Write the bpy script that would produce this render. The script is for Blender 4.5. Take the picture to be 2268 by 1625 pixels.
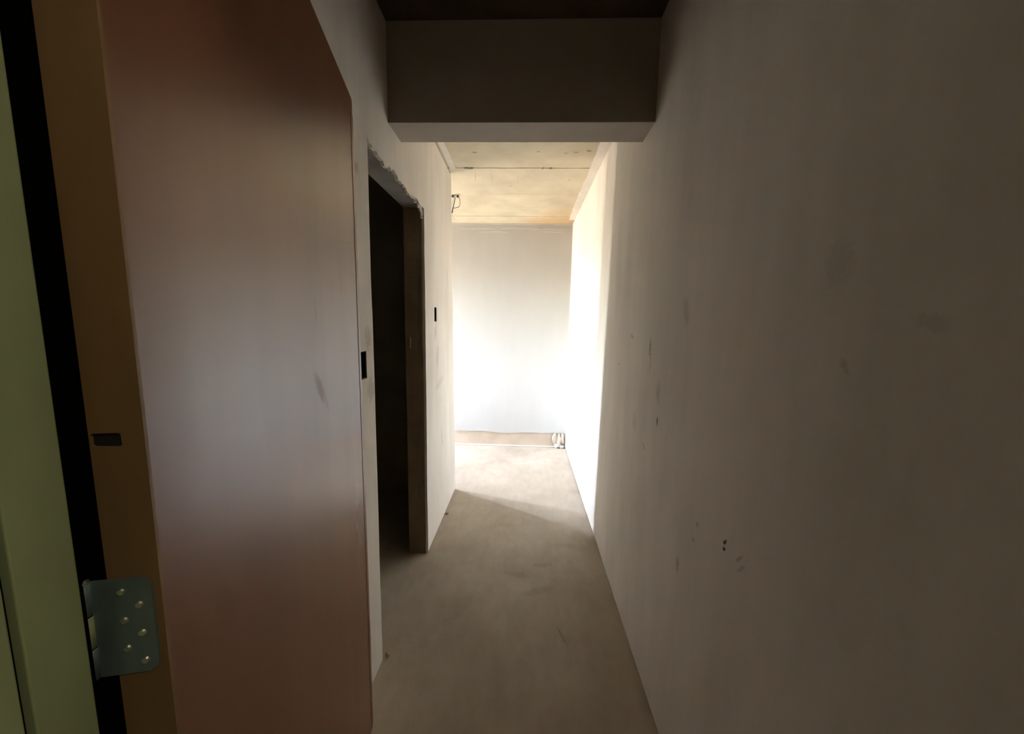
import bpy, bmesh, math, random
from mathutils import Vector, Matrix, noise
from mathutils.geometry import tessellate_polygon

# ------------------------------------------------------------------ clear
for o in list(bpy.data.objects):
    bpy.data.objects.remove(o, do_unlink=True)
S = bpy.context.scene
C = S.collection
random.seed(7)

# ------------------------------------------------------------------ camera
CAM_H = 1.42
PITCH, YAW, ROLL, FPX = -0.11998, -0.03527, 0.01744, 780.0
fwd = Vector((math.sin(YAW)*math.cos(PITCH), math.cos(YAW)*math.cos(PITCH), math.sin(PITCH)))
rt = fwd.cross(Vector((0, 0, 1))).normalized()
up = rt.cross(fwd)
r2 = rt*math.cos(ROLL) + up*math.sin(ROLL)
u2 = up*math.cos(ROLL) - rt*math.sin(ROLL)
cd = bpy.data.cameras.new('camera')
cd.sensor_width = 36.0
cd.lens = 36.0*FPX/2268.0
cd.clip_start = 0.02
cam = bpy.data.objects.new('camera', cd)
C.objects.link(cam)
m = Matrix.Identity(4)
for i in range(3):
    m[i][0], m[i][1], m[i][2] = r2[i], u2[i], -fwd[i]
m[2][3] = CAM_H
cam.matrix_world = m
S.camera = cam

# ------------------------------------------------------------------ sky and daylight
SKY = 121.0
w = bpy.data.worlds.new('sky')
S.world = w
w.use_nodes = True
bg = w.node_tree.nodes['Background']
# hazy clear sky above the horizon (sun behind the building), dim ground below it
_nt = w.node_tree
_tc = _nt.nodes.new('ShaderNodeTexCoord')
_sx = _nt.nodes.new('ShaderNodeSeparateXYZ')
_mr = _nt.nodes.new('ShaderNodeMapRange')
_mr.inputs[1].default_value = -0.02; _mr.inputs[2].default_value = 0.02
_mx = _nt.nodes.new('ShaderNodeMix'); _mx.data_type = 'RGBA'
_mx.inputs[6].default_value = (0.95, 0.86, 0.72, 1)
_sk = _nt.nodes.new('ShaderNodeTexSky'); _sk.sky_type = 'NISHITA'
_sk.sun_disc = False; _sk.sun_elevation = math.radians(38); _sk.sun_rotation = math.radians(60)
_sk.dust_density = 4.0; _sk.air_density = 1.0; _sk.ozone_density = 1.0
_hs = _nt.nodes.new('ShaderNodeHueSaturation'); _hs.inputs['Saturation'].default_value = 0.66
_nt.links.new(_sk.outputs[0], _hs.inputs['Color'])
_nt.links.new(_hs.outputs[0], _mx.inputs[7])
_nt.links.new(_tc.outputs['Generated'], _sx.inputs[0])
_nt.links.new(_sx.outputs['Z'], _mr.inputs[0])
_nt.links.new(_mr.outputs[0], _mx.inputs[0])
_nt.links.new(_mx.outputs[2], bg.inputs[0])
bg.inputs[1].default_value = SKY

def portal(name, loc, sy, sz):
    d = bpy.data.lights.new(name, 'AREA')
    d.shape = 'RECTANGLE'; d.size = sz; d.size_y = sy
    d.cycles.is_portal = True
    o = bpy.data.objects.new(name, d); C.objects.link(o)
    o.location = loc
    o.rotation_euler = (0, -math.pi/2, 0)      # shines toward +x
    return o

# ------------------------------------------------------------------ exposure
S.view_settings.view_transform = 'Standard'
S.view_settings.look = 'None'
S.view_settings.gamma = 1.0
S.view_settings.use_curve_mapping = False
S.view_settings.exposure = 1.5
try:
    S.cycles.max_bounces = 14
    S.cycles.diffuse_bounces = 10
    S.cycles.glossy_bounces = 4
    S.cycles.sample_clamp_indirect = 6.0
except Exception:
    pass

# ================================================================== dimensions (metres)
XL, XR = -0.574, 0.496              # corridor wall faces
Y_ENT = 0.28                        # corridor side of the entrance wall
Y_B1, Y_B2, Z_B = 1.516, 1.672, 2.223   # beam
Z_CN, Z_CF = 2.595, 2.522           # ceilings before / after the beam
Y_COR, Y_FAR = 2.875, 4.02          # end of left wall, far wall
D0, D1, DZ = 1.315, 2.020, 2.050    # dark doorway
LEAN = 0.052                        # the corner of the left wall is out of plumb
XI = -0.690                         # inner face of left wall
XW = -2.50                          # window wall of the bright room
WIN = ((3.37, 3.49, 0.10, 2.18), (3.84, 4.005, 0.10, 2.18))   # y0,y1,z0,z1

# ================================================================== materials
def mat(name):
    m = bpy.data.materials.new(name); m.use_nodes = True
    nt = m.node_tree
    return m, nt, nt.nodes['Principled BSDF']

def N(nt, t, **kw):
    n = nt.nodes.new(t)
    for k, v in kw.items():
        setattr(n, k, v)
    return n

def mapped_noise(nt, scale, vec_scale=(1, 1, 1), detail=5, rough=0.55, loc=(0, 0, 0)):
    g = N(nt, 'ShaderNodeNewGeometry')
    mp = N(nt, 'ShaderNodeMapping'); mp.inputs['Scale'].default_value = vec_scale
    mp.inputs['Location'].default_value = loc
    nt.links.new(g.outputs['Position'], mp.inputs['Vector'])
    n = N(nt, 'ShaderNodeTexNoise'); n.inputs['Scale'].default_value = scale
    n.inputs['Detail'].default_value = detail; n.inputs['Roughness'].default_value = rough
    nt.links.new(mp.outputs[0], n.inputs['Vector'])
    return n.outputs['Fac']

def ramp(nt, fac, stops):
    r = N(nt, 'ShaderNodeValToRGB')
    el = r.color_ramp.elements
    while len(el) < len(stops):
        el.new(0.5)
    for e, (p, c) in zip(el, stops):
        e.position = p; e.color = (c[0], c[1], c[2], 1) if len(c) == 3 else c
    nt.links.new(fac, r.inputs[0])
    return r.outputs[0]

def mixc(nt, fac, a, b, mode='MIX'):
    n = N(nt, 'ShaderNodeMix', data_type='RGBA', blend_type=mode)
    for sock, v in ((n.inputs[0], fac), (n.inputs[6], a), (n.inputs[7], b)):
        if isinstance(v, (int, float)):
            sock.default_value = v
        elif isinstance(v, tuple):
            sock.default_value = (v[0], v[1], v[2], 1)
        else:
            nt.links.new(v, sock)
    return n.outputs[2]

def math_(nt, op, a, b=None):
    n = N(nt, 'ShaderNodeMath', operation=op)
    for s, v in ((n.inputs[0], a), (n.inputs[1], b)):
        if v is None: continue
        if isinstance(v, (int, float)): s.default_value = v
        else: nt.links.new(v, s)
    return n.outputs[0]

def bump(nt, bsdf, height, strength=0.2, dist=0.01):
    b = N(nt, 'ShaderNodeBump'); b.inputs['Strength'].default_value = strength
    b.inputs['Distance'].default_value = dist
    nt.links.new(height, b.inputs['Height'])
    nt.links.new(b.outputs[0], bsdf.inputs['Normal'])

def marks(nt, col, plane, items, dirt=(0.05, 0.04, 0.03), use_object=False):
    """dirt marks with a shape of their own: (u, v, half-length, half-width, angle deg, strength)"""
    if use_object:
        src = N(nt, 'ShaderNodeTexCoord').outputs['Object']
    else:
        src = N(nt, 'ShaderNodeNewGeometry').outputs['Position']
    nz = N(nt, 'ShaderNodeTexNoise'); nz.inputs['Scale'].default_value = 95; nz.inputs['Detail'].default_value = 4
    nt.links.new(src, nz.inputs['Vector'])
    sp = N(nt, 'ShaderNodeSeparateXYZ'); nt.links.new(src, sp.inputs[0])
    u0, v0 = sp.outputs[plane[0]], sp.outputs[plane[1]]
    total = None
    for (u, v, a, b, ang, st) in items:
        du = math_(nt, 'SUBTRACT', u0, u); dv = math_(nt, 'SUBTRACT', v0, v)
        ca, sa = math.cos(math.radians(ang)), math.sin(math.radians(ang))
        p = math_(nt, 'ADD', math_(nt, 'MULTIPLY', du, ca/a), math_(nt, 'MULTIPLY', dv, sa/a))
        q = math_(nt, 'ADD', math_(nt, 'MULTIPLY', du, -sa/b), math_(nt, 'MULTIPLY', dv, ca/b))
        d2 = math_(nt, 'ADD', math_(nt, 'MULTIPLY', p, p), math_(nt, 'MULTIPLY', q, q))
        d2 = math_(nt, 'ADD', d2, math_(nt, 'MULTIPLY', math_(nt, 'SUBTRACT', nz.outputs['Fac'], 0.5), 2.6))
        mr = N(nt, 'ShaderNodeMapRange', interpolation_type='SMOOTHSTEP')
        mr.inputs[1].default_value = 1.35; mr.inputs[2].default_value = 0.0
        mr.inputs[3].default_value = 0.0; mr.inputs[4].default_value = st
        nt.links.new(d2, mr.inputs[0])
        total = mr.outputs[0] if total is None else math_(nt, 'MAXIMUM', total, mr.outputs[0])
    return mixc(nt, total, col, dirt)

def plaster(name, light=(0.78, 0.73, 0.66), dark=(0.64, 0.59, 0.525), plane=None, items=()):
    m, nt, b = mat(name)
    n1 = mapped_noise(nt, 1.6, (1, 1, 0.45), 6)
    n2 = mapped_noise(nt, 9.0, (1, 1, 0.18), 4, loc=(3, 1, 0))
    n3 = mapped_noise(nt, 60.0, (1, 1, 1), 4)
    f = math_(nt, 'ADD', math_(nt, 'MULTIPLY', n1, 0.65), math_(nt, 'MULTIPLY', n2, 0.35))
    col = ramp(nt, f, [(0.36, dark), (0.62, light)])
    if items:
        col = marks(nt, col, plane, items)
    nt.links.new(col, b.inputs['Base Color'])
    b.inputs['Roughness'].default_value = 0.85
    b.inputs['Specular IOR Level'].default_value = 0.2
    h = math_(nt, 'ADD', math_(nt, 'MULTIPLY', n2, 0.8), math_(nt, 'MULTIPLY', n3, 0.2))
    bump(nt, b, h, 0.25, 0.006)
    return m

M = {}
M['plaster'] = plaster('white_plaster')
M['plaster_right'] = plaster('white_plaster_marked', plane=(1, 2), items=[
    (0.818, 0.904, 0.010, 0.005, -60, 0.95), (0.819, 0.886, 0.008, 0.005, -30, 0.95),
    (1.291, 1.072, 0.022, 0.006, 85, 0.85), (1.412, 1.338, 0.040, 0.010, 92, 0.55),
    (1.400, 1.280, 0.050, 0.008, 92, 0.25), (1.656, 1.375, 0.035, 0.010, 20, 0.30),
    (1.864, 1.223, 0.007, 0.007, 0, 0.60), (0.966, 0.815, 0.007, 0.006, 0, 0.60),
    (1.048, 0.677, 0.028, 0.012, 90, 0.35), (1.412, 0.935, 0.020, 0.004, 40, 0.45),
    (0.760, 0.902, 0.022, 0.005, -50, 0.30), (0.750, 0.885, 0.020, 0.005, -50, 0.25),
    (0.561, 1.365, 0.016, 0.007, 50, 0.20), (0.593, 1.527, 0.045, 0.030, 90, 0.10),
    (1.300, 1.180, 0.045, 0.022, 90, 0.20), (0.950, 0.870, 0.008, 0.008, 0, 0.35),
    (0.452, 1.432, 0.022, 0.012, 20, 0.12), (2.802, 0.45, 0.42, 0.012, 90, 0.32),
    (1.12, 1.47, 0.05, 0.022, 70, 0.18), (1.55, 1.00, 0.05, 0.03, 80, 0.15)])
M['plaster_left'] = plaster('white_plaster_scuffed', plane=(1, 2), items=[
    (2.25, 1.37, 0.06, 0.03, 70, 0.22), (2.30, 1.20, 0.09, 0.04, 80, 0.16),
    (2.35, 1.02, 0.12, 0.03, 15, 0.15), (2.40, 0.62, 0.08, 0.015, 100, 0.20),
    (1.27, 1.36, 0.05, 0.03, 90, 0.25), (1.28, 1.17, 0.05, 0.03, 90, 0.25),
    (1.22, 1.93, 0.02, 0.02, 90, 0.25), (2.60, 1.75, 0.06, 0.012, 95, 0.18)])
M['plaster_mid'] = plaster('skim_plaster', (0.56, 0.545, 0.515), (0.52, 0.505, 0.475))
M['plaster_bright'] = plaster('fresh_white_plaster', (0.47, 0.46, 0.44), (0.44, 0.43, 0.41))

# cement floor
m, nt, b = mat('cement_screed')
n1 = mapped_noise(nt, 2.2, (1, 1, 1), 7, 0.6)
n2 = mapped_noise(nt, 14.0, (1.4, 0.6, 1), 5, 0.6, (2, 5, 0))
n3 = mapped_noise(nt, 120.0, (1, 1, 1), 3)
f = math_(nt, 'ADD', math_(nt, 'MULTIPLY', n1, 0.7), math_(nt, 'MULTIPLY', n2, 0.3))
col = ramp(nt, f, [(0.33, (0.285, 0.23, 0.172)), (0.50, (0.345, 0.288, 0.222)), (0.66, (0.40, 0.338, 0.268))])
col = marks(nt, col, (0, 1), [(0.10, 1.74, 0.10, 0.03, 20, 0.30), (-0.02, 1.86, 0.09, 0.025, -10, 0.25),
    (0.20, 1.47, 0.06, 0.008, 110, 0.45), (0.13, 1.95, 0.07, 0.02, 10, 0.25), (-0.1, 2.35, 0.10, 0.02, 5, 0.15),
    (-0.30, 1.60, 0.12, 0.04, 60, 0.2), (0.28, 2.15, 0.08, 0.02, 0, 0.15)], dirt=(0.16, 0.125, 0.09))
nt.links.new(col, b.inputs['Base Color'])
b.inputs['Roughness'].default_value = 0.8
b.inputs['Specular IOR Level'].default_value = 0.3
bump(nt, b, math_(nt, 'ADD', math_(nt, 'MULTIPLY', n2, 0.8), math_(nt, 'MULTIPLY', n3, 0.2)), 0.35, 0.008)
M['screed'] = m

def rough_mat(name, c0, c1, scale=6, strength=0.5, dist=0.01, tint=None):
    m, nt, b = mat(name)
    n1 = mapped_noise(nt, scale, (1, 1, 1), 7, 0.62)
    n2 = mapped_noise(nt, scale*9, (1, 1, 1), 4, 0.6)
    col = ramp(nt, n1, [(0.34, c0), (0.66, c1)])
    if tint:
        col = tint(nt, col)
    nt.links.new(col, b.inputs['Base Color'])
    b.inputs['Roughness'].default_value = 0.9
    b.inputs['Specular IOR Level'].default_value = 0.2
    bump(nt, b, math_(nt, 'ADD', n1, math_(nt, 'MULTIPLY', n2, 0.4)), strength, dist)
    return m

def slab_tones(nt, col):  # small dark marks, then a soft orange patch near the end wall
    col = marks(nt, col, (0, 1), [(-0.35, 2.42, 0.02, 0.012, 0, 0.7), (0.30, 2.42, 0.02, 0.010, 0, 0.6),
        (0.38, 2.40, 0.02, 0.013, 0, 0.8), (0.24, 2.43, 0.018, 0.008, 0, 0.5), (0.06, 2.41, 0.015, 0.009, 0, 0.5),
        (-0.14, 2.98, 0.014, 0.010, 0, 0.5), (0.31, 2.85, 0.012, 0.016, 0, 0.4),
        (-0.40, 2.80, 0.006, 0.12, 8, 0.25), (-0.28, 2.84, 0.005, 0.14, 4, 0.22), (-0.08, 2.85, 0.004, 0.12, 0, 0.15),
        (0.0, 3.15, 0.45, 0.02, 0, 0.12)], dirt=(0.17, 0.13, 0.08))
    return marks(nt, col, (0, 1), [(0.26, 3.92, 0.36, 0.17, 0, 0.40), (0.34, 3.70, 0.24, 0.26, 0, 0.20)],
                 dirt=(0.66, 0.36, 0.14))

M['slab'] = rough_mat('board_marked_concrete', (0.47, 0.41, 0.30), (0.60, 0.535, 0.40), 3.0, 0.3, 0.006, slab_tones)
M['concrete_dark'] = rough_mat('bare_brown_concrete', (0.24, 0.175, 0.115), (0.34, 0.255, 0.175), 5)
M['lintel'] = rough_mat('grey_lintel_concrete', (0.16, 0.145, 0.115), (0.24, 0.22, 0.18), 8)
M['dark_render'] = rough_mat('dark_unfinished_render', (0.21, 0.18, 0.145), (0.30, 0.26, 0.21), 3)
M['cement'] = rough_mat('tan_cement_render', (0.43, 0.355, 0.275), (0.52, 0.44, 0.35), 5, 0.3)
M['beam_face'] = rough_mat('brown_grey_beam_render', (0.345, 0.30, 0.25), (0.42, 0.37, 0.315), 2.5, 0.15)
M['near_ceiling'] = rough_mat('dark_brown_ceiling', (0.075, 0.05, 0.036), (0.11, 0.075, 0.055), 3, 0.3)  # dark brown tone for the ceiling before the beam

def paint(name, col, rough=0.4, spec=0.5, var=0.15, metallic=0.0, scale=12):
    m, nt, b = mat(name)
    n1 = mapped_noise(nt, scale, (1, 1, 0.3), 5)
    c = ramp(nt, n1, [(0.3, tuple(x*(1-var) for x in col)), (0.7, tuple(min(1, x*(1+var)) for x in col))])
    nt.links.new(c, b.inputs['Base Color'])
    b.inputs['Roughness'].default_value = rough
    b.inputs['Specular IOR Level'].default_value = spec
    b.inputs['Metallic'].default_value = metallic
    return m

M['green'] = paint('green_frame_paint', (0.33, 0.38, 0.235), 0.55, 0.4, 0.22, scale=9)
M['gap_shade'] = paint('black_gap_shade', (0.002, 0.002, 0.002), 0.95, 0.02)  # near-black colour stands in for shade in the frame gap and groove
M['black_plastic'] = paint('black_box_plastic', (0.012, 0.011, 0.011), 0.6, 0.3)
M['door_edge'] = paint('brown_door_edge', (0.20, 0.115, 0.055), 0.55, 0.3, 0.12)
M['steel'] = paint('dull_blue_grey_steel', (0.19, 0.25, 0.285), 0.42, 0.5, 0.2, 0.55, 30)
M['screw'] = paint('bright_screw_steel', (0.75, 0.76, 0.76), 0.25, 0.6, 0.1, 0.9)
M['white_cable'] = paint('white_cable_sheath', (0.75, 0.73, 0.68), 0.5)
M['dark_cable'] = paint('dark_wire_sheath', (0.03, 0.025, 0.03), 0.5)
M['copper'] = paint('thin_brown_wire', (0.35, 0.24, 0.13), 0.4)
M['upvc'] = paint('white_window_frame', (0.8, 0.8, 0.8), 0.4, 0.5, 0.03)
M['landing'] = paint('pale_green_landing_wall', (0.26, 0.28, 0.21), 0.8, 0.2, 0.06, scale=2)

# lacquered brown door
m, nt, b = mat('brown_door_lacquer')
n1 = mapped_noise(nt, 3.0, (2.5, 2.5, 0.25), 6)
col = ramp(nt, n1, [(0.3, (0.155, 0.064, 0.032)), (0.7, (0.195, 0.084, 0.044))])
tc = N(nt, 'ShaderNodeTexCoord')
nt.links.new(col, b.inputs['Base Color'])
n2 = mapped_noise(nt, 5.0, (3, 3, 0.4), 5, loc=(1, 2, 3))
rg = N(nt, 'ShaderNodeMapRange'); rg.inputs[3].default_value = 0.25; rg.inputs[4].default_value = 0.33
nt.links.new(n2, rg.inputs[0])
rgh = marks(nt, rg.outputs[0], (0, 2), [(0.435, 1.268, 0.050, 0.017, -52, 0.42), (0.43, 1.425, 0.035, 0.006, 95, 0.2),
    (0.47, 1.23, 0.03, 0.008, -60, 0.2), (0.62, 1.50, 0.05, 0.006, 95, 0.12)], dirt=(0.8, 0.8, 0.8), use_object=True)
nt.links.new(rgh, b.inputs['Roughness'])
b.inputs['IOR'].default_value = 1.5
b.inputs['Specular IOR Level'].default_value = 0.5
M['door'] = m

# window glass: clear pane
m, nt, b = mat('clear_pane')
tr = N(nt, 'ShaderNodeBsdfTransparent'); gl = N(nt, 'ShaderNodeBsdfGlossy'); gl.inputs['Roughness'].default_value = 0.02
mx = N(nt, 'ShaderNodeMixShader'); mx.inputs[0].default_value = 0.06
nt.links.new(tr.outputs[0], mx.inputs[1]); nt.links.new(gl.outputs[0], mx.inputs[2])
nt.links.new(mx.outputs[0], nt.nodes['Material Output'].inputs[0])
M['pane'] = m

# frosted lamp globe on the landing
m, nt, b = mat('glowing_globe')
b.inputs['Emission Color'].default_value = (1.0, 0.86, 0.58, 1)
b.inputs['Emission Strength'].default_value = 25.0
M['globe'] = m

# ================================================================== mesh helpers
def tag(o, label=None, cat=None, group=None, kind=None):
    if label: o['label'] = label
    if cat: o['category'] = cat
    if group: o['group'] = group
    if kind: o['kind'] = kind
    return o

def link(name, me, material, parent=None):
    o = bpy.data.objects.new(name, me)
    C.objects.link(o)
    if material is not None:
        me.materials.append(M[material] if isinstance(material, str) else material)
    if parent is not None:
        o.parent = parent
    return o

def from_bm(name, bm, material, parent=None, smooth=False):
    bmesh.ops.recalc_face_normals(bm, faces=bm.faces)
    me = bpy.data.meshes.new(name)
    bm.to_mesh(me); bm.free()
    if smooth:
        for p in me.polygons: p.use_smooth = True
    return link(name, me, material, parent)

def add_box(bm, x0, x1, y0, y1, z0, z1, bev=0.0, seg=2):
    r = bmesh.ops.create_cube(bm, size=1.0)
    vs = r['verts']
    for v in vs:
        v.co = Vector(((x0+x1)/2 + v.co.x*(x1-x0), (y0+y1)/2 + v.co.y*(y1-y0), (z0+z1)/2 + v.co.z*(z1-z0)))
    if bev > 0:
        es = list({e for v in vs for e in v.link_edges})
        bmesh.ops.bevel(bm, geom=es, offset=bev, segments=seg, affect='EDGES', profile=0.5)

def box(name, x0, x1, y0, y1, z0, z1, material, parent=None, bev=0.0):
    bm = bmesh.new(); add_box(bm, x0, x1, y0, y1, z0, z1, bev)
    return from_bm(name, bm, material, parent)

def boxes(name, lst, material, parent=None, bev=0.0):
    bm = bmesh.new()
    for t in lst: add_box(bm, *t, bev)
    return from_bm(name, bm, material, parent)

def skin(name, loops, to3d, thick, material, parent=None, bulge=None):
    """a plate with outer loop and holes given in 2D, extruded by the vector thick"""
    pts3 = [[Vector((p[0], p[1], 0)) for p in lp] for lp in loops]
    tris = tessellate_polygon(pts3)
    flat = [p for lp in loops for p in lp]
    th = Vector(thick)
    verts = [Vector(to3d(*p)) for p in flat]
    n = len(verts)
    back = [v + th for v in verts]
    faces = [tuple(t) for t in tris] + [tuple(n+i for i in reversed(t)) for t in tris]
    k = 0
    for lp in loops:
        c = len(lp)
        for i in range(c):
            a_, b_ = k+i, k+(i+1) % c
            faces.append((a_, b_, n+b_, n+a_))
        k += c
    me = bpy.data.meshes.new(name)
    me.from_pydata([tuple(v) for v in verts+back], [], faces)
    bm = bmesh.new(); bm.from_mesh(me)
    bmesh.ops.recalc_face_normals(bm, faces=bm.faces)
    bm.to_mesh(me); bm.free()
    return link(name, me, material, parent)

def tube(name, pts, r, material, parent=None, seg=8, r_end=None):
    pts = [Vector(p) for p in pts]
    # Catmull-Rom resample
    res = []
    for i in range(len(pts)-1):
        p0 = pts[max(i-1, 0)]; p1 = pts[i]; p2 = pts[i+1]; p3 = pts[min(i+2, len(pts)-1)]
        for j in range(5):
            t = j/5
            res.append(0.5*((2*p1) + (-p0+p2)*t + (2*p0-5*p1+4*p2-p3)*t*t + (-p0+3*p1-3*p2+p3)*t**3))
    res.append(pts[-1])
    bm = bmesh.new(); rings = []
    for i, p in enumerate(res):
        d = (res[min(i+1, len(res)-1)] - res[max(i-1, 0)]).normalized()
        a_ = d.cross(Vector((0.3, 1, 0.2))).normalized(); b_ = d.cross(a_)
        rr = r if r_end is None else r + (r_end-r)*i/(len(res)-1)
        rings.append([bm.verts.new(p + rr*(a_*math.cos(2*math.pi*k/seg) + b_*math.sin(2*math.pi*k/seg))) for k in range(seg)])
    for i in range(len(rings)-1):
        for k in range(seg):
            bm.faces.new((rings[i][k], rings[i][(k+1) % seg], rings[i+1][(k+1) % seg], rings[i+1][k]))
    bm.faces.new(rings[0]); bm.faces.new(list(reversed(rings[-1])))
    return from_bm(name, bm, material, parent, smooth=True)

def lump(name, loc, s, material, parent=None, seed=0, rough=0.35):
    bm = bmesh.new()
    bmesh.ops.create_icosphere(bm, subdivisions=2, radius=1.0)
    for v in bm.verts:
        k = 1 + rough*noise.noise(v.co*1.7 + Vector((seed*3.1, seed, 0)))*1.8
        v.co = Vector((v.co.x*s[0]*k, v.co.y*s[1]*k, v.co.z*s[2]*k)) + Vector(loc)
    return from_bm(name, bm, material, parent)

def empty(name, loc=(0, 0, 0), rz=0.0):
    o = bpy.data.objects.new(name, None); C.objects.link(o)
    o.location = loc; o.rotation_euler = (0, 0, rz)
    o.empty_display_size = 0.1
    return o

def wob(t, amp, freq, seed):
    return amp*noise.noise(Vector((t*freq, seed*7.3, seed*1.9)))

# ================================================================== structure
# ---- floor
bm = bmesh.new(); add_box(bm, -2.95, 1.75, -2.45, 4.25, -0.12, 0.0)
tag(from_bm('floor', bm, 'screed'), 'bare tan cement screed floor running down the corridor', 'floor', kind='structure')

# ---- right wall: raw core, plaster coat stopping just above the screed
o = box('wall_right', XR+0.014, XR+0.14, 0.06, Y_FAR+0.15, 0, Z_CN, 'cement')
tag(o, 'long smudged plaster wall on the right of the corridor', 'wall', kind='structure')
ys = [0.06 + i*(Y_FAR-0.06)/90 for i in range(91)]
lower = [(y, 0.009 + abs(wob(y, 0.010, 5, 1)) + wob(y, 0.003, 22, 2)) for y in ys]
skin('plaster_coat', [lower + [(Y_FAR, Z_CN), (0.06, Z_CN)]], lambda y, z: (XR, y, z), (0.015, 0, 0), 'plaster_right', o)

# ---- left wall: dark raw core with the doorway, plaster coat with ragged edges
core_x0, core_x1 = XI, XL-0.014
# switch recess holes (y0, y1, z0, z1)
SW = ((1.200, 1.255, 1.216, 1.316), (2.226, 2.281, 1.430, 1.521))
def rect(y0, y1, z0, z1):
    return [(y0, z0), (y1, z0), (y1, z1), (y0, z1)]
def core(name, y0, y1, hole, parent=None):
    return skin(name, [rect(y0, y1, 0, Z_CN), rect(*hole)], lambda y, z: (core_x1, y, z), (core_x0-core_x1, 0, 0), 'concrete_dark', parent)
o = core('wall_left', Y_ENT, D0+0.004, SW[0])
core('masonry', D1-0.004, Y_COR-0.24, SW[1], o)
tag(o, 'white plastered wall on the left of the corridor with a dark doorway', 'wall', kind='structure')
outer = [(Y_ENT, 0.0), (D0, 0.0)]
for i in range(1, 30):                                  # near jamb, nearly straight
    z = DZ*i/30
    outer.append((D0 + wob(z, 0.005, 3, 4) + wob(z, 0.002, 25, 5), z))
random.seed(11)
k = 46
for i in range(k+1):                                    # ragged plaster over the lintel
    t = i/k
    y = D0 + (D1-D0)*t
    z = DZ + 0.004 + wob(t, 0.018, 9, 6) + random.uniform(-0.009, 0.008) - (0.012 if t > 0.6 else 0)
    if i == 0: z = DZ + 0.025
    outer.append((y, z))
for i in range(1, 40):                                  # far jamb
    z = DZ*(1-i/40)
    outer.append((D1 + wob(z, 0.006, 4, 8) + random.uniform(-0.0015, 0.0015), z))
outer += [(D1, 0.006), (Y_COR, 0.006), (Y_COR-LEAN*(Z_CF-0.012), Z_CF-0.012), (Y_B2, Z_CF-0.012), (Y_B2, Z_CN), (Y_ENT, Z_CN)]
holes = [[(a_, c_), (a_, d_), (b_, d_), (b_, c_)] for a_, b_, c_, d_ in SW]
skin('plaster_coat', [outer]+holes, lambda y, z: (XL, y, z), (-0.015, 0, 0), 'plaster_left', o)
# crumbs of plaster hanging on the ragged edge
for i, (y, z, s) in enumerate(((1.70, 2.052, 0.009), (1.735, 2.046, 0.008), (1.80, 2.044, 0.009), (1.87, 2.040, 0.011),
                               (1.93, 2.040, 0.013), (1.965, 2.030, 0.015), (1.99, 2.015, 0.012), (1.985, 1.995, 0.009))):
    lump('plaster_crumb', (XL-0.006, y, z), (s*0.7, s, s*1.1), 'plaster', o, seed=i)
# grey lintel
box('lintel', core_x0, core_x1, D0, D1, DZ, Z_CN, 'lintel', o, 0.006)
# return of the wall into the bright room
def leaning(o):
    for v in o.data.vertices:
        v.co.y -= LEAN*v.co.z
    return o
o2 = leaning(box('wall_partition', XW, XL-0.001, Y_COR-0.095, Y_COR-0.012, 0, Z_CN, 'dark_render'))
tag(o2, 'partition between the dark room and the bright room, turning the corner', 'wall', kind='structure')
leaning(box('plaster_coat', XW, XL-0.0005, Y_COR-0.013, Y_COR, 0.005, Z_CF-0.012, 'plaster', o2, 0.003))

# patches of thin render on the dark reveal of the doorway
def patch(name, pts, y, material, parent):
    skin(name, [pts], lambda x, z: (x, y, z), (0, -0.004, 0), material, parent)
rv = [(-0.600, 1.90), (-0.592, 1.90), (-0.592, 1.20), (-0.600, 1.16), (-0.604, 1.26), (-0.618, 1.30), (-0.610, 1.33), (-0.618, 1.40),
      (-0.612, 1.52), (-0.616, 1.60), (-0.604, 1.70)]
patch('render_patch', rv, D1-0.004, 'lintel', o)
patch('render_patch', [(-0.625, 0.36), (-0.617, 0.37), (-0.621, 0.46), (-0.627, 0.44)], D1-0.004, 'lintel', o)
patch('render_patch', [(-0.61, 0.80), (-0.600, 0.82), (-0.602, 0.90), (-0.61, 0.88)], D1-0.004, 'lintel', o)
patch('render_patch', [(-0.664, 1.28), (-0.659, 1.27), (-0.658, 1.33), (-0.663, 1.34)], D1-0.004, 'plaster', o)

# ---- dark room behind the doorway
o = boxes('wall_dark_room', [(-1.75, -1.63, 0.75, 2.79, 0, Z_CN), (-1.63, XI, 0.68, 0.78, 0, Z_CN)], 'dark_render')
tag(o, 'unfinished dark walls of the unlit side room', 'wall', kind='structure')
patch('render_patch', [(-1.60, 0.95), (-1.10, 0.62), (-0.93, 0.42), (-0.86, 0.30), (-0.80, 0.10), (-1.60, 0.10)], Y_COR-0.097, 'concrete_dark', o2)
leaning(o2.children[-1])

# ---- beam
o = box('trim_1', XL-0.002, XR+0.002, Y_B1, Y_B2, Z_B, Z_CN+0.02, 'beam_face', None, 0.0025)
tag(o, 'dropped concrete beam across the corridor, dark on its near face', 'beam', kind='structure')

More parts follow.
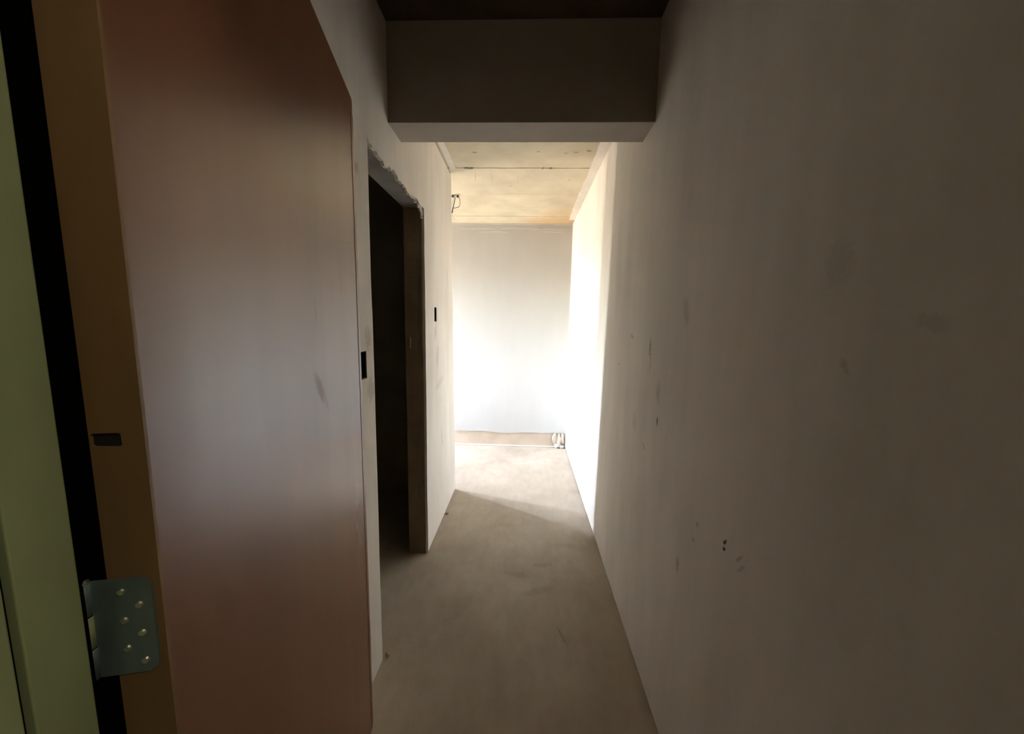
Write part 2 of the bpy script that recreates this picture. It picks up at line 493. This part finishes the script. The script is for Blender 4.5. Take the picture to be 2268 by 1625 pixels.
# ---- ceilings
o = box('ceiling', -2.95, 0.64, Y_ENT-0.23, Y_FAR+0.2, Z_CN+0.012, Z_CN+0.16, 'lintel')
tag(o, 'raw concrete ceiling of the corridor with visible board seams', 'ceiling', kind='structure')
ya = [(XL-0.02) + i*(XR-XL+0.04)/24 for i in range(25)]
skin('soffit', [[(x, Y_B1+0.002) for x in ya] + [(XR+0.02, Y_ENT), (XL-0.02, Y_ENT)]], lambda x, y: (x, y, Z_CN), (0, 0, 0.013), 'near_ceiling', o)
def slab(y0, y1, s0, s1):
    n = 50
    xs = [XW-0.02 + i*(XR+0.02-XW+0.02)/n for i in range(n+1)]
    lo = [(x, y0 + abs(wob(x, 0.007, 9, s0))) for x in xs]
    hi = [(x, y1 - abs(wob(x, 0.007, 9, s1))) for x in reversed(xs)]
    skin('slab', [lo+hi], lambda x, y: (x, y, Z_CF), (0, 0, 0.086), 'slab', o)
slab(Y_B2-0.02, 2.645, 21, 22)
slab(2.651, 3.772, 23, 24)
slab(3.777, Y_FAR+0.02, 25, 26)
# mortar nibs on the first seam
for i, (x, sx) in enumerate(((-0.435, 0.030), (-0.405, 0.016), (0.155, 0.010), (0.10, 0.006))):
    lump('mortar_nib', (x, 2.646, Z_CF), (sx, 0.010, 0.006), 'lintel', o, seed=i+5)

# plaster smears where the walls meet the slab
def smear(name, xin, xout, y0, y1, seed, label):
    n = 70
    ys_ = [y0 + i*(y1-y0)/n for i in range(n+1)]
    a_ = [(xin + wob(y, 0.010, 7, seed) + wob(y, 0.006, 30, seed+1), y) for y in ys_]
    b_ = [(xout, y) for y in reversed(ys_)]
    return tag(skin(name, [a_+b_], lambda x, y: (x, y, Z_CF-0.006), (0, 0, 0.0062), 'plaster'), label, 'plaster band', kind='structure')
smear('trim_2', 0.432, XR-0.001, Y_B2, 3.86, 31, 'white plaster smear on the slab along the right wall')
smear('trim_3', -0.520, -0.560, Y_B2, 2.64, 33, 'white plaster smear on the slab along the left wall')

# ---- far wall: cement core, white coat ending above the floor in a wavy edge
o = box('wall_far', XW-0.02, XR+0.02, Y_FAR+0.008, Y_FAR+0.15, 0, Z_CN, 'cement')
tag(o, 'bright white end wall with a bare cement strip at its foot', 'wall', kind='structure')
n = 90
xs = [XW + i*(XR-XW)/n for i in range(n+1)]
def hem(x):
    z = 0.165 + wob(x, 0.010, 4, 41) + wob(x, 0.004, 25, 42)
    z -= 0.016*math.exp(-((x+0.22)/0.13)**2)
    return z
skin('plaster_coat', [[(x, hem(x)) for x in xs] + [(XR, Z_CF-0.001), (XW, Z_CF-0.001)]], lambda x, z: (x, Y_FAR, z), (0, 0.009, 0), 'plaster_bright', o)
# trowelled ridge near the top of the coat
for (x0, x1, z, s) in ((-0.75, -0.35, 2.455, 51), (-0.30, 0.15, 2.462, 52), (0.05, 0.44, 2.452, 53), (-0.55, -0.20, 2.425, 54), (0.12, 0.40, 2.428, 55)):
    pts = [(x0+(x1-x0)*i/14, z + wob(i, 0.006, 0.6, s)) for i in range(15)]
    pts += [(x0+(x1-x0)*i/14, z + 0.012*math.sin(math.pi*i/14)**0.6 + 0.002 + wob(i, 0.006, 0.6, s)) for i in reversed(range(15))]
    skin('trowel_ridge', [pts], lambda x, zz: (x, Y_FAR, zz), (0, -0.002, 0), 'plaster_mid', o)
pts = [(XW+(XR-XW)*i/60, 2.506 + wob(i, 0.008, 0.35, 58)) for i in range(61)]
skin('trowel_ridge', [pts + [(XR, Z_CF-0.001), (XW, Z_CF-0.001)]], lambda x, zz: (x, Y_FAR, zz), (0, -0.003, 0), 'plaster_mid', o)
bm = bmesh.new()
n = 40
prev = None
for i in range(n+1):
    x = XW + (XR-XW)*i/n
    dp = 0.026 + wob(x, 0.008, 5, 61); hh = 0.010 + wob(x, 0.004, 6, 62)
    ring = [bm.verts.new((x, Y_FAR+0.01, 0)), bm.verts.new((x, Y_FAR-dp, 0)), bm.verts.new((x, Y_FAR-dp*0.55, hh*0.75)), bm.verts.new((x, Y_FAR+0.01, hh))]
    if prev:
        for q in range(3):
            bm.faces.new((prev[q], prev[q+1], ring[q+1], ring[q]))
    prev = ring
tag(from_bm('baseboard_far', bm, 'cement', smooth=True), 'low cement fillet along the foot of the end wall', 'baseboard', kind='structure')

# ---- window wall of the bright room and its two tall windows
y0, y1 = Y_COR-0.05, Y_FAR+0.15
(wa0, wa1, wz0, wz1), (wb0, wb1, _, _) = WIN
o = boxes('wall_window', [
    (XW-0.14, XW, y0-0.15, wa0, 0, Z_CN), (XW-0.14, XW, wa1, wb0, 0, Z_CN), (XW-0.14, XW, wb1, y1, 0, Z_CN),
    (XW-0.14, XW, wa0, wa1, 0, wz0), (XW-0.14, XW, wa0, wa1, wz1, Z_CN),
    (XW-0.14, XW, wb0, wb1, 0, wz0), (XW-0.14, XW, wb0, wb1, wz1, Z_CN)], 'plaster')
tag(o, 'plastered wall with two narrow windows lighting the bright room', 'wall', kind='structure')
for i, (a_, b_, c_, d_) in enumerate(WIN):
    wr = empty('window_%d' % (i+1), (XW-0.10, (a_+b_)/2, c_))
    tag(wr, ('tall narrow window nearer the partition' if i == 0 else 'tall narrow window beside the end wall'), 'window', kind='structure')
    hw, hh = (b_-a_)/2, d_-c_
    t = 0.022
    boxes('window_frame', [(-0.02, 0.02, -hw, -hw+t, 0, hh), (-0.02, 0.02, hw-t, hw, 0, hh), (-0.02, 0.02, -hw+t, hw-t, 0, t), (-0.02, 0.02, -hw+t, hw-t, hh-t, hh)], 'upvc', wr, 0.003)
    box('pane', -0.003, 0.003, -hw+t, hw-t, t, hh-t, 'pane', wr)
    portal('daylight_portal', (XW-0.15, (a_+b_)/2, (c_+d_)/2), b_-a_, d_-c_)

o = box('ceiling_sky_block', XW-1.60, XW-0.14, 2.2, 4.9, 2.30, 2.46, 'cement', None, 0.01)  # added out of view to keep high sky off the room floor
tag(o, 'added concrete slab outside over the windows, blocking the high sky', 'balcony slab', kind='structure')

o = box('wall_sky_block', XW-1.60, XW-1.48, 2.2, 4.9, 0.0, 1.15, 'cement', None, 0.01)  # added out of view to cut low skylight reaching the room floor
tag(o, 'added solid parapet outside the windows, cutting the low skylight', 'parapet', kind='structure')
o = box('floor_balcony', XW-1.60, XW-0.14, 2.2, 4.9, -0.14, -0.02, 'cement', None, 0.01)  # floor between the added slab and parapet
tag(o, 'concrete floor of the added balcony outside the windows', 'balcony floor', kind='structure')

# ---- entrance wall, landing behind the camera
o = boxes('wall_entrance', [
    (-1.75, -0.435, 0.06, Y_ENT, 0, Z_CN), (0.525, 1.75, 0.06, Y_ENT-0.01, 0, Z_CN), (-0.435, 0.525, 0.06, Y_ENT, 2.125, Z_CN)], 'dark_render')
tag(o, 'wall around the entrance door between landing and corridor', 'wall', kind='structure')
o = boxes('wall_landing', [(-1.75, -1.63, -2.4, 0.06, 0, 2.7), (1.63, 1.75, -2.4, 0.06, 0, 2.7), (-1.75, 1.75, -2.45, -2.33, 0, 2.7)], 'landing')
tag(o, 'pale green walls of the stair landing outside the entrance', 'wall', kind='structure')
o = box('ceiling_landing', -1.75, 1.75, -2.45, 0.06, 2.60, 2.75, 'landing')
tag(o, 'ceiling of the stair landing', 'ceiling', kind='structure')
lp = empty('ceiling_lamp', (0.95, -0.55, 2.60))
tag(lp, 'round globe lamp on the landing ceiling', 'lamp')
bm = bmesh.new(); bmesh.ops.create_cone(bm, segments=24, radius1=0.06, radius2=0.06, depth=0.03, cap_ends=True)
p = from_bm('lamp_base', bm, 'upvc', lp); p.location = (0, 0, -0.015)
bm = bmesh.new(); bmesh.ops.create_uvsphere(bm, u_segments=24, v_segments=14, radius=0.09)
p = from_bm('globe', bm, 'globe', lp, True); p.location = (0, 0, -0.115)

# ---- green steel door frame: reveal, groove, near-black strips painting the shade in gap and groove
fr = empty('trim_4', (-0.372, 0.06, 0))
tag(fr, 'green painted metal door frame at the left edge', 'door frame', kind='structure')
def frame_jamb(parent, x_in, s):
    # s=+1: left jamb, solid lies toward -x
    boxes('jamb', [tuple(sorted((x_in, x_in-s*0.062))) + (-0.02, 0.1585, 0, 2.10),
                   tuple(sorted((x_in, x_in-s*0.062))) + (0.1640, 0.200, 0, 2.10),
                   ], 'green', parent, 0.0012)
    box('groove', *sorted((x_in-s*0.008, x_in-s*0.060)), 0.1585, 0.1635, 0, 2.10, 'gap_shade', parent)
    box('gap_shade', *sorted((x_in-s*0.012, x_in-s*0.062)), 0.2005, 0.232, 0, 2.10, 'gap_shade', parent)
frame_jamb(fr, 0.0, 1)
frame_jamb(fr, 0.862, -1)
boxes('head', [(-0.062, 0.924, -0.02, 0.159, 2.065, 2.124), (-0.062, 0.924, 0.163, 0.200, 2.065, 2.124)], 'green', fr, 0.0012)
box('threshold', 0.0, 0.862, 0.0, 0.20, 0.0, 0.012, 'steel', fr, 0.002)

# ================================================================== things
# ---- brown entrance door, swung into the corridor (local x along the leaf, local y into the thickness)
ANG = math.atan2(0.976, -0.219)
dr = empty('door_1', (-0.334, 0.292, 0.012), ANG)
tag(dr, 'glossy brown entrance door standing open against the left wall', 'door', kind='structure')
DW, DT, DH = 0.798, 0.041, 2.038
# leaf with a small chamfer at its free top corner and a slot recess in the hinge edge
bm = bmesh.new()
prof = [(0.0, 0.0), (DW, 0.0), (DW, DH-0.006), (DW-0.004, DH), (0.0, DH)]
leaf = skin('leaf', [prof], lambda x, z: (x, 0.0, z), (0, DT, 0), 'door', dr)
bm.free()
# edge lipping on the free side and the bare hinge edge with its slot
box('edge_strip', DW-0.022, DW+0.001, -0.0012, 0.004, 0.0, DH-0.045, 'door', dr, 0.0005)
sl = [(0.017, 1.300-0.012+0.0065), (0.0175, 1.3075), (0.0195, 1.3085), (0.0375, 1.3085), (0.0395, 1.3075), (0.040, 1.306),
      (0.040, 1.2985), (0.039, 1.297), (0.037, 1.2965), (0.022, 1.2958), (0.019, 1.2962), (0.0175, 1.2975)]
sl = [(u, z) for u, z in sl]
ed = skin('hinge_edge', [[(0.0, 0.0), (DT, 0.0), (DT, DH), (0.0, DH)], sl], lambda u, z: (-0.0035, u, z), (0.0035, 0, 0), 'door_edge', dr)
skin('slot', [[(u*1.0, z) for u, z in sl]], lambda u, z: (-0.0005, u, z), (0.0004, 0, 0), 'black_plastic', ed)
# hinge: leaf plate on the edge, barrel, frame plate, screws
def hinge(z0, z1):
    hz = z1-z0
    r = 0.010
    u0, u1 = 0.006, 0.054
    pts = [(u1, z0), (u1, z1)]
    for k in range(7):
        a_ = math.pi/2 + math.pi/2*k/6
        pts.append((u0+r + r*math.cos(a_), z1-r + r*math.sin(a_)))
    for k in range(7):
        a_ = math.pi + math.pi/2*k/6
        pts.append((u0+r + r*math.cos(a_), z0+r + r*math.sin(a_)))
    h = skin('hinge', [pts], lambda u, z: (-0.0062, u, z), (0.0026, 0, 0), 'steel', dr)
    # barrel with knuckles
    nk = 3
    for k in range(nk):
        bm = bmesh.new()
        a0 = z0 + hz*k/nk + 0.0007; a1 = z0 + hz*(k+1)/nk - 0.0007
        bmesh.ops.create_cone(bm, segments=16, radius1=0.0062, radius2=0.0062, depth=a1-a0, cap_ends=True)
        p = from_bm('knuckle', bm, 'green' if k == 1 else 'steel', h, True)
        p.location = (-0.0065, 0.0585, (a0+a1)/2)
    bm = bmesh.new(); bmesh.ops.create_uvsphere(bm, u_segments=14, v_segments=8, radius=0.0066)
    p = from_bm('pin_head', bm, 'screw', h, True); p.location = (-0.0065, 0.0585, z1+0.001)
    for k in range(6):
        zz = z1 - 0.012 - k*(hz-0.024)/5
        u = 0.0295 if k % 2 == 0 else 0.0165
        bm = bmesh.new()
        bmesh.ops.create_cone(bm, segments=16, radius1=0.0036, radius2=0.0026, depth=0.0016, cap_ends=True)
        # cross slot
        p = from_bm('screw', bm, 'screw', h, False)
        p.rotation_euler = (0, -math.pi/2, 0.0)
        p.location = (-0.0068, u, zz)
    return h
hinge(1.078, 1.173)
hinge(0.18, 0.275)
hinge(1.79, 1.885)

# ---- empty switch boxes
for i, (a_, b_, c_, d_) in enumerate(SW):
    e = empty('switch_box', (XL-0.045, (a_+b_)/2, c_))
    tag(e, ('empty black switch box in the plaster next to the open brown door' if i == 0
            else 'empty black switch box in the plaster between dark doorway and lit corner'), 'switch box', 'empty switch boxes')
    hw, hh = (b_-a_)/2-0.0005, d_-c_
    boxes('box_shell', [(0.0, 0.043, -hw, -hw+0.003, 0, hh), (0.0, 0.043, hw-0.003, hw, 0, hh),
                        (0.0, 0.043, -hw+0.003, hw-0.003, 0, 0.003), (0.0, 0.043, -hw+0.003, hw-0.003, hh-0.003, hh)], 'black_plastic', e)
    box('box_back', 0.0, 0.004, -hw+0.003, hw-0.003, 0.003, hh-0.003, 'black_plastic', e)

# ---- wires hanging from the slab of the bright room
wx, wy, wz = -0.640, 3.18, Z_CF
e = empty('ceiling_wires', (wx, wy, wz))
tag(e, 'loose electric wires dangling from the concrete ceiling by the corner', 'wires')
lump('terminal', (-0.012, 0, -0.010), (0.011, 0.011, 0.011), 'dark_cable', e, 3, 0.3)
lump('terminal', (0.032, 0, -0.010), (0.013, 0.010, 0.010), 'dark_cable', e, 4, 0.3)
tube('cable', [(0.008, 0, 0.0), (0.008, 0, -0.04), (-0.006, 0, -0.09), (-0.014, 0, -0.125)], 0.0042, 'white_cable', e)
tube('cable', [(-0.004, 0.004, 0.0), (-0.010, 0.004, -0.05), (-0.030, 0.004, -0.10), (-0.036, 0.004, -0.14)], 0.0032, 'white_cable', e)
tube('cable_end', [(0.012, -0.004, -0.02), (0.000, -0.004, -0.075), (-0.010, -0.004, -0.115), (-0.018, -0.004, -0.150)], 0.0028, 'dark_cable', e, r_end=0.0055)
tube('loop_wire', [(0.034, 0, -0.006), (0.050, 0, -0.035), (0.052, 0, -0.065), (0.044, 0, -0.095), (0.022, 0, -0.104), (-0.004, 0, -0.108)], 0.0024, 'dark_cable', e)
tube('stray_wire', [(-0.018, 0, -0.150), (-0.010, 0, -0.175), (0.004, 0, -0.195), (0.024, 0, -0.210)], 0.0014, 'copper', e)

# ---- crumpled plaster leftovers in the far right corner
e = empty('plaster_rubble', (0.43, 3.985, 0))
tag(e, 'crumbled white plaster leftovers heaped in the far right corner', 'rubble')
for i, (x, y, z, sx, sy, sz) in enumerate(((-0.06, 0.015, 0.10, 0.032, 0.014, 0.055), (-0.01, 0.012, 0.085, 0.026, 0.016, 0.06), (0.03, 0.01, 0.11, 0.020, 0.016, 0.065),
                                           (-0.03, 0.0, 0.022, 0.035, 0.022, 0.020), (0.02, -0.01, 0.018, 0.026, 0.022, 0.016))):
    lump('lump', (x, y, z), (sx, sy, sz), 'plaster_bright' if i in (3, 4) else 'cement', e, seed=i+20, rough=0.5)

# ---- crumbs on the floor
tag(lump('mortar_crumb', (-0.560, 1.332, 0.006), (0.009, 0.008, 0.008), 'concrete_dark', None, 3), 'small dark mortar crumb on the floor by the near door jamb', 'crumb', 'mortar crumbs')
tag(lump('mortar_crumb', (-0.555, 2.47, 0.006), (0.011, 0.010, 0.008), 'concrete_dark', None, 6), 'dark mortar crumb on the floor under the lit stretch of left wall', 'crumb', 'mortar crumbs')
